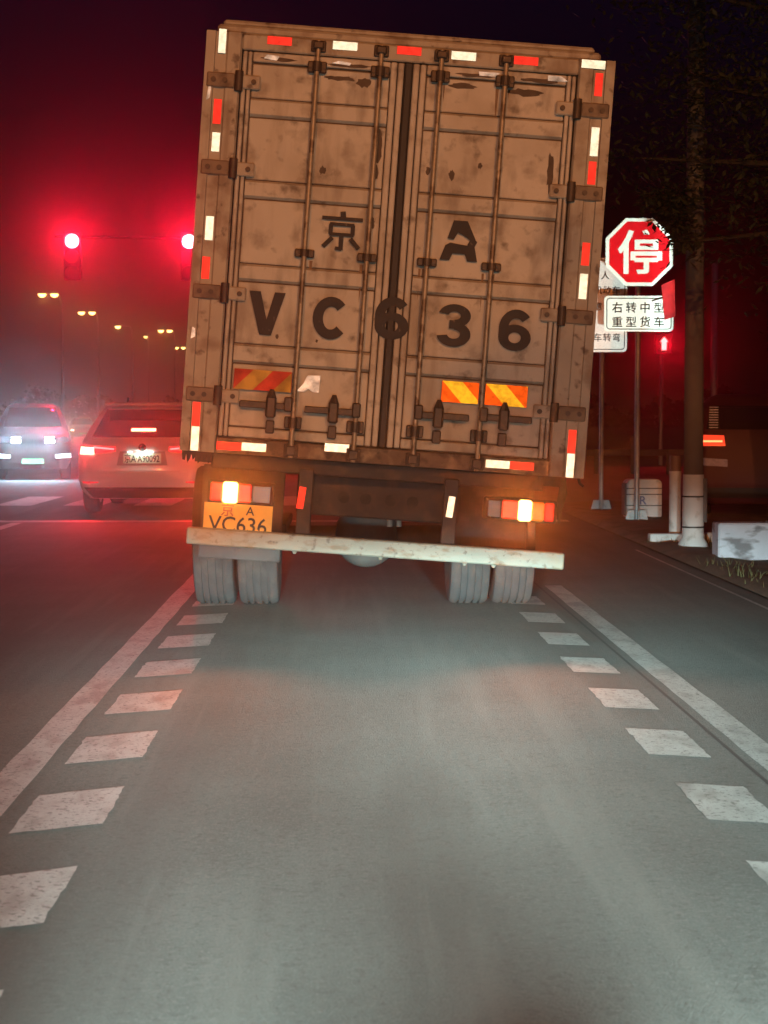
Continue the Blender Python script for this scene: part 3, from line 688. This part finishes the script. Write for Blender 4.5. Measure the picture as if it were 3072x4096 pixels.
p2 = signal(189, 241.5, 'right of the two round red traffic lights, touching the truck edge')
arm = thing('signal_mast', (p2.x+1.6, SY+.35, 0), 'dark mast arm carrying the two red traffic lights', 'mast')
MB().tube([(p1.x-.5, SY+.35, p1.z+.15), (p2.x+1.6, SY+.35, p2.z+.1)], [.03, .05], 10).build('arm', sig_black, arm, Iw, True)
MB().tube([(p2.x+1.6, SY+.35, 0), (p2.x+1.6, SY+.35, p2.z+.4)], [.15, .11], 14).build('pole', sig_black, arm, Iw, True)
for p in (p1, p2): MB().box(p.x-.05, p.x+.05, SY+.2, SY+.36, p.z-.02, p.z+.18).build('clamp', sig_black, arm, Iw)

# ================================================================== street lamps
lamp_glow = GLOW('sodium_lamp', (1, .62, .16), 8, base=(.4, .3, .1))
def street_lamp(px, py, Y, label, arm_dx=1.15, heads=2):
    p = at(px, py, Y); bx = p.x + arm_dx
    t = thing('street_lamp', (bx, Y, 0), label, 'street lamp', 'sodium street lamps along the far road')
    MB().tube([(bx, Y, 0), (bx, Y, p.z-.6), (bx-.2, Y, p.z+.05), (p.x, Y, p.z+.12)], [.11, .08, .06, .05], 10).build('pole', galv, t, Iw, True)
    for k in range(heads):
        x = p.x - .2 + k*.85
        hd = MB().box(x-.33, x+.33, Y-.14, Y+.14, p.z+.05, p.z+.15, .03).build('lamp_head', galv, t, Iw)
        MB().lathe([(-.16, .04), (-.12, .17), (.0, .27), (.05, .28)], (x, Y-.03, p.z+.0), 'z', 14).build('bulb', lamp_glow, hd, Iw, True)
    lamp(t, (p.x, Y-.4, p.z-.15), E_ST, (1, .45, .07), 168, size=.2)
    return t
E_ST = 90
street_lamp(45, 295, 125, 'highest yellow street lamp, leftmost of the receding row')
street_lamp(84, 313, 147, 'second yellow street lamp of the receding row from the left')
street_lamp(120, 327, 169, 'third yellow street lamp from the left, single glow', heads=1)
street_lamp(163, 331, 177, 'fourth yellow street lamp from the left, bright twin heads')
street_lamp(178, 348, 219, 'lowest and farthest yellow street lamp, close to the truck edge')
street_lamp(147, 337, 260, 'tiny faint street lamp just left of the bright twin-headed one', heads=1, arm_dx=.2)

# the street lamp whose light falls on the truck doors stands behind us
LX, LY, LZ = -7.6, -26.0, 9.4
nl = thing('street_lamp', (LX, LY, 0), 'near street lamp on the left behind the viewpoint lighting the truck', 'street lamp', 'sodium street lamps along the far road')
MB().tube([(LX, LY, 0), (LX, LY, LZ-.5), (LX+.4, LY, LZ-.1), (LX+2.0, LY, LZ+.1)], [.12, .09, .06, .05], 12).build('pole', galv, nl, Iw, True)
MB().box(LX+1.7, LX+2.5, LY-.18, LY+.18, LZ+.05, LZ+.17, .03).build('lamp_head', galv, nl, Iw)
L = bpy.data.lights.new('sodium_light', 'SPOT'); L.energy = 15500; L.spot_size = R(170); L.spot_blend = .03; L.color = (1.0, .28, .052); L.shadow_soft_size = .16
lo = bpy.data.objects.new('sodium_light', L); COL.objects.link(lo); lo.parent = nl
lo.matrix_basis = Matrix.Translation((2.1, 0, LZ-.15))

# second one added on the right behind us, part blocked by an added tree
def leafy(root, centre, rad, n, seed, leaf=(.10, .18)):
    q = random.Random(seed); lb = MB()
    for _ in range(n):
        while True:                          # boxy, rounded crown, shaped to cast its shadow on the doors
            d = Vector((q.uniform(-1, 1), q.uniform(-1, 1), q.uniform(-1, 1)))
            if d.x**6+d.y**6+d.z**6 < 1+q.gauss(0, .12): break
        c = Vector(centre) + Vector((d.x*rad[0], d.y*rad[1], d.z*rad[2])); l = q.uniform(*leaf)
        u = Vector((q.gauss(0, 1), q.gauss(0, 1), q.gauss(0, .6))).normalized(); v = u.cross(Vector((q.gauss(0, 1), q.gauss(0, 1), q.gauss(0, 1)))).normalized()*l*.42
        lb.add([c-u*l*.5, c+v*.6, c+u*l*.5, c-v*.6], [(0, 1, 2, 3)])
    return lb.build('crown', leaf_m, root, Iw)
leaf_m = M('dark_leaves', (.020, .028, .012), rough=.7, var=.3, scale=5)
bark_m = M('bark', (.022, .018, .014), rough=.9, var=.25, scale=10, bump=.5)
RX2, RY2 = 8.6, -22.0
n2 = thing('street_lamp', (RX2, RY2, 0), 'unseen street lamp added on the right behind the viewpoint and a tree', 'street lamp', 'sodium street lamps along the far road')
MB().tube([(RX2, RY2, 0), (RX2, RY2, LZ-.5), (RX2-.4, RY2, LZ-.1), (RX2-1.8, RY2, LZ+.1)], [.12, .09, .06, .05], 12).build('pole', galv, n2, Iw, True)
MB().box(RX2-2.4, RX2-1.6, RY2-.18, RY2+.18, LZ+.05, LZ+.17, .03).build('lamp_head', galv, n2, Iw)
L = bpy.data.lights.new('sodium_light', 'SPOT'); L.energy = 18500; L.spot_size = R(170); L.spot_blend = .03; L.color = (1.0, .36, .095); L.shadow_soft_size = .14
lo = bpy.data.objects.new('sodium_light', L); COL.objects.link(lo); lo.parent = n2; lo.matrix_basis = Matrix.Translation((-2.0, 0, LZ-.15))
bt = thing('roadside_tree', (6.4, -9.0, 0), 'round-crowned tree on the right verge behind the viewpoint', 'tree')  # out of view, added to shade the lower right of the doors
MB().tube([(6.4, -9, 0), (6.4, -9, 2.0), (6.3, -9, 4.4)], [.16, .13, .06], 10).build('trunk', bark_m, bt, Iw, True)
leafy(bt, (6.55, -9.0, 4.75), (2.4, 1.4, 1.85), 5200, 5, (.18, .30))

# ================================================================== signs on the right
s_white = RETRO('sign_white', (.93, .93, .84), rough=.20, dirt=.06); s_red = RETRO('sign_red', (.80, .012, .02), rough=.22, dirt=.06)
s_pink = RETRO('sign_white_old', (.92, .80, .74), rough=.20, dirt=.12)
s_ink = M('sign_ink', (.015, .015, .018), rough=.6)
def rrect(x0, x1, z0, z1, r, n=5):
    P = []
    for cx_, cz_, a0 in ((x1-r, z0+r, -90), (x1-r, z1-r, 0), (x0+r, z1-r, 90), (x0+r, z0+r, 180)):
        for k in range(n+1): a = R(a0+90*k/n); P.append((cx_+r*math.cos(a), cz_+r*math.sin(a)))
    return P
def border(mb, x0, x1, z0, z1, r, wd, y):
    a, b = rrect(x0, x1, z0, z1, r), rrect(x0+wd, x1-wd, z0+wd, z1-wd, max(r-wd, .005)); n = len(a); k = len(mb.v)
    mb.v += [(x, y, z) for x, z in a+b]; mb.f += [(k+i, k+(i+1) % n, k+n+(i+1) % n, k+n+i) for i in range(n)]; return mb
def post(root, x, y, h):
    MB().tube([(x, y, .0), (x, y, h)], .033, 14).build('post', galv, root, Iw, True)
    MB().box(x-.16, x+.16, y-.13, y+.13, .0, .025, .004).build('base_plate', whitewash, root, Iw)
    for a in (0, 90, 180, 270):
        c_, s_ = math.cos(R(a)), math.sin(R(a)); mb = MB()
        q = [(.034, .024), (.155, .024), (.115, .17), (.034, .17)]; n_ = (-s_*.005, c_*.005)
        mb.v = [(x+r_*c_+k*n_[0], y+r_*s_+k*n_[1], z) for k in (-1, 1) for r_, z in q]
        mb.f = [(0, 1, 2, 3), (7, 6, 5, 4)] + [(i, 4+i, 4+(i+1) % 4, (i+1) % 4) for i in range(4)]
        mb.build('gusset', whitewash, root, Iw)
# tall notice half hidden by the truck
x1_, y1_ = 3.79, 26.39
sg = thing('notice_sign', (x1_, y1_, 0), 'tall white notice board with black writing half hidden behind the truck', 'sign')
post(sg, x1_, y1_, 3.6)
bd = MB().prism(rrect(3.44, 4.145, 2.34, 3.71, .06), y1_-.06, y1_-.04).build('board', s_pink, sg, Iw)
border(MB(), 3.47, 4.115, 2.37, 3.68, .05, .012, y1_-.0625).build('border', s_ink, bd, Iw)
for ch, px, py in (('人', 604.6, 275.6), ('机', 597.5, 290.4), ('动', 606.5, 290.4), ('车', 615.5, 290.4), ('意', 597.5, 306.5), ('车', 597, 337.5), ('转', 606.5, 337.5), ('弯', 615.8, 337.5)):
    p = at(px, py, y1_); text(ch, .125, (p.x, y1_-.0635, p.z), s_ink, bd, Iw, 'character', off=.012)
# stop sign with plate below
x2, y2 = 3.835, 23.45
sg = thing('stop_sign', (x2, y2, 0), 'red octagonal stop sign with white 停 above a white plate', 'sign')
post(sg, x2, y2, 3.85)
def octa(r): return [(x2+r/math.cos(R(22.5))*math.cos(R(22.5+45*k)), 3.52+r/math.cos(R(22.5))*math.sin(R(22.5+45*k))) for k in range(8)]
ob = MB().prism(octa(.435), y2-.07, y2-.045).build('octagon', s_white, sg, Iw)
MB().prism(octa(.392), y2-.074, y2-.0705).build('red_field', s_red, ob, Iw)
for k_, (dx, dz) in enumerate(((-.007, 0), (.007, 0), (0, .005))):
    text('停', .60, (x2+.005+dx, y2-.0755-k_*.0012, 3.52+dz), s_white, ob, Iw, 'character', off=.010)
pb = MB().prism(rrect(3.385, 4.285, 2.495, 2.955, .05), y2-.07, y2-.05).build('plate', s_white, sg, Iw)
border(MB(), 3.41, 4.26, 2.52, 2.93, .045, .012, y2-.0725).build('border', s_ink, pb, Iw)
for r_, row in enumerate(('右转中型', '重型货车')):
    for k, ch in enumerate(row):
        p = at(562.5+.1239*(435+112*k), 200+.1239*(870+115*r_), y2)
        text(ch, .145, (p.x, y2-.0735, p.z), s_ink, pb, Iw, 'character', off=.014)
# red placard by the plate
rp_ = thing('red_placard', tuple(at(669, 300, 23.1)), 'small tilted red placard overlapping the right end of the white plate', 'placard')
q = [at(661.6, 284.9, 23.25), at(674.6, 279.3, 23.05), at(675.5, 316.5, 23.05), at(664.7, 320, 23.25)]
mb = MB(); mb.v = [tuple(v) for v in q] + [(v.x, v.y+.02, v.z) for v in q]
mb.f = [(0, 1, 2, 3), (7, 6, 5, 4)] + [(i, 4+i, 4+(i+1) % 4, (i+1) % 4) for i in range(4)]
mb.build('panel', RETRO('placard_red', (.8, .05, .06), rough=.26, dirt=.2, scale=12), rp_, Iw)
MB().tube([(q[0].x+.05, 23.3, q[0].z-.15), (q[0].x-.12, 23.4, q[0].z-.2)], .012, 6).build('bracket', galv, rp_, Iw)
# pedestrian arrow signal far right
ps = at(663.4, 343.8, 53.1)
t = thing('arrow_signal', (ps.x, 53.1, 0), 'red arrow signal on a slim pole right of the stop sign', 'traffic light')
MB().tube([(ps.x-.06, 53.1, 0), (ps.x-.06, 53.1, ps.z-.3)], .06, 12).build('pole', galv, t, Iw, True)
MB().box(ps.x-.25, ps.x+.25, 53.0, 53.2, ps.z-.3, ps.z+.3, .03).build('housing', sig_black, t, Iw)
MB().prism([(ps.x-.07, ps.z-.19), (ps.x+.07, ps.z-.19), (ps.x+.07, ps.z+.05), (ps.x+.12, ps.z+.05), (ps.x, ps.z+.2), (ps.x-.12, ps.z+.05), (ps.x-.07, ps.z+.05)], 52.96, 52.99).build('arrow_lamp', GLOW('arrow_red', (1, .16, .15), 6), t, Iw)

lamp(t, (ps.x, 52.8, ps.z), 300, (1, .004, .02), 150)
# poles, barrier, wall
up = thing('utility_pole', (3.6, 18.45, 0), 'tall concrete utility pole with a whitewashed strapped foot', 'pole')
MB().tube([(3.6, 18.45, 0), (3.6, 18.45, .78), (3.585, 18.45, 9.2)], [.105, .10, .075], 20).build('shaft', concrete, up, Iw, True)
MB().tube([(3.6, 18.45, .0), (3.6, 18.45, .08), (3.6, 18.45, .14), (3.6, 18.45, .79)], [.17, .15, .112, .106], 20).build('white_foot', whitewash, up, Iw, True)
for z in (.25, .565): MB().tube([(3.6, 18.45, z-.008), (3.6, 18.45, z+.008)], .116, 20).build('strap', trim, up, Iw, True)
MB().tube([(3.71, 18.42, .3), (3.71, 18.42, .75)], .03, 8).build('cable_pipe', concrete, up, Iw, True)
sp_ = thing('slim_pole', (3.70, 20.0, 0), 'slim pale steel pole just left of the concrete utility pole', 'pole')
MB().tube([(3.70, 20, 0), (3.70, 20, .95)], .062, 14).build('shaft', M('red_oxide_pole', (.16, .10, .09), rough=.6, var=.2), sp_, Iw, True)  # maroon tone carries the shaded side of the big pole
MB().tube([(3.70, 20, 0), (3.70, 20, .78)], .066, 14).build('white_foot', whitewash, sp_, Iw, True)
fp = thing('slim_pole', tuple(at(713, 470, 48)*1), 'thin distant pole right of the concrete utility pole', 'pole')
b0 = at(713, 470, 48); MB().tube([(b0.x, 48, 0), (b0.x, 48, 5.5)], .09, 10).build('shaft', galv, fp, Iw, True)
br = thing('barrier_drum', (4.03, 24.2, 0), 'white plastic barrier block with straps behind the stop sign post', 'barrier')
MB().prism(rrect(3.80, 4.27, .01, .55, .07), 24.05, 24.4).build('shell', whitewash, br, Iw)
MB().prism(rrect(3.775, 3.83, .06, .50, .02), 24.08, 24.36).build('side_lug', concrete, br, Iw)
for z in (.20, .35, .43): MB().box(3.795, 4.275, 24.045, 24.052, z-.006, z+.006).build('strap', trim, br, Iw)
text('R', .16, (4.02, 24.046, .27), M('faded_blue', (.1, .13, .3), rough=.6), br, Iw, 'marking')
wl = thing('low_wall', (3.75, 17.0, 0), 'low whitewashed wall at the right edge with dark marks', 'wall')
for k in range(4):
    a = 3.53+k*.5
    MB().box(a, a+.49, 16.85+.02*(k % 2), 17.15, .0, .38+.006*(k % 3), .015).build('block', M('bluish_whitewash', (.55, .60, .70), rough=.85, var=.1, scale=6, bump=.3, grime=[((.12, .12, .13), 3.2, .53, .62, .8, (1, 1, 2.4))]), wl, Iw)  # dark noise blotches, stretched sideways
gd = thing('guard_rail', (7.5, 44.5, 0), 'low pale guard rail beyond the signs across the junction', 'guard rail')
for k in range(7): MB().box(6.2+k*.9, 6.3+k*.9, 44.4, 44.5, 0, .95 if k == 1 else .62, .01).build('rail_post', concrete, gd, Iw)
for z in (.45,): MB().box(6.0, 12.5, 44.5, 44.55, z, z+.16, .01).build('rail', concrete, gd, Iw)

# ================================================================== vegetation
tree = thing('roadside_tree', (5.9, 16.3, 0), 'dark leafy tree overhanging the signs at the upper right', 'tree')
tips = []
mb = MB().tube([(5.9, 16.3, 0), (5.85, 16.3, 1.5), (5.7, 16.25, 3.2), (5.5, 16.3, 5.2), (5.4, 16.3, 7.6)], [.17, .14, .12, .08, .03], 12)
rnd = random.Random(3)
for k in range(26):
    z0 = rnd.uniform(2.8, 7.0); a = rnd.uniform(0, 6.28); ln = rnd.uniform(1.3, 2.6)
    if k < 12: a = math.pi + rnd.uniform(-.55, .55); ln = rnd.uniform(1.8, 3.0); z0 = 3.0 + k*.36
    s0 = Vector((5.75-.05*z0, 16.28, z0)); d = Vector((math.cos(a), math.sin(a)*.55, rnd.uniform(-.05, .35)))
    s1 = s0 + d*ln*.55 + Vector((0, 0, .1)); s2 = s0 + d*ln
    mb.tube([s0, s1, s2], [.05, .03, .01], 6); tips += [(s0+s1)/2, s1, (s1+s2)/2, s2]
mb.build('trunk', bark_m, tree, Iw, True)
tips += [Vector((3.07, 17.2, 3.32)), Vector((3.16, 17.0, 3.24)), Vector((3.16, 16.9, 3.42)), Vector((3.03, 17.0, 3.40)), Vector((3.2, 17.1, 3.1)), Vector((2.95, 17.1, 3.45))]
lb = MB()
for p in tips:
    small = p.x < 3.22 and p.z < 3.5
    for _ in range(330 if not small else 190):
        c = p + Vector((rnd.gauss(0, .30), rnd.gauss(0, .30), rnd.gauss(0, .26)))*(1 if not small else .24)
        a, b = rnd.uniform(0, 6.28), rnd.uniform(-.9, .5); l = rnd.uniform(.06, .12); wd = l*.38
        d = Vector((math.cos(a)*math.cos(b), math.sin(a)*math.cos(b), math.sin(b))); n_ = d.cross(Vector((rnd.gauss(0, .4), rnd.gauss(0, .4), 1))).normalized()
        lb.add([c, c+d*l*.5+n_*wd*.5, c+d*l, c+d*l*.5-n_*wd*.5], [(0, 1, 2, 3)])
lb.build('crown', leaf_m, tree, Iw)
ft = MB()
for _ in range(16000):
    x = rnd.uniform(-80, 66); base = 4.2 + 1.5*math.sin(x*.23) + 1.0*math.sin(x*.61+1) + .6*math.sin(x*1.7)
    y = 300 + rnd.gauss(0, 3); z = base*rnd.random()**.8
    if -22.5 < x < 8: continue
    r_ = rnd.uniform(.25, .5); a = rnd.uniform(0, 3.14)
    ft.add([(x-r_*math.cos(a), y-r_*math.sin(a), z), (x+r_*.2, y, z-r_*.7), (x+r_*math.cos(a), y+r_*math.sin(a), z+r_*.2), (x, y, z+r_*.7)], [(0, 1, 2, 3)])
tag(ft.build('far_trees', leaf_m), 'dark line of far trees along the horizon', 'trees', kind='stuff')

# ================================================================== haze added to spread the lamp glare
hz = bpy.data.materials.new('night_haze'); hz.use_nodes = True; t = hz.node_tree; t.nodes.clear()
out = t.nodes.new('ShaderNodeOutputMaterial'); pv = t.nodes.new('ShaderNodeVolumePrincipled')
pv.inputs['Color'].default_value = (.9, .9, .92, 1); pv.inputs['Density'].default_value = .0026; pv.inputs['Anisotropy'].default_value = .945
t.links.new(pv.outputs[0], out.inputs['Volume'])
h = MB().box(-920, 920, -70, 1510, -1.02, 16).build('haze', hz); tag(h, 'thin haze added to carry the glare round the lights', 'haze', kind='stuff')
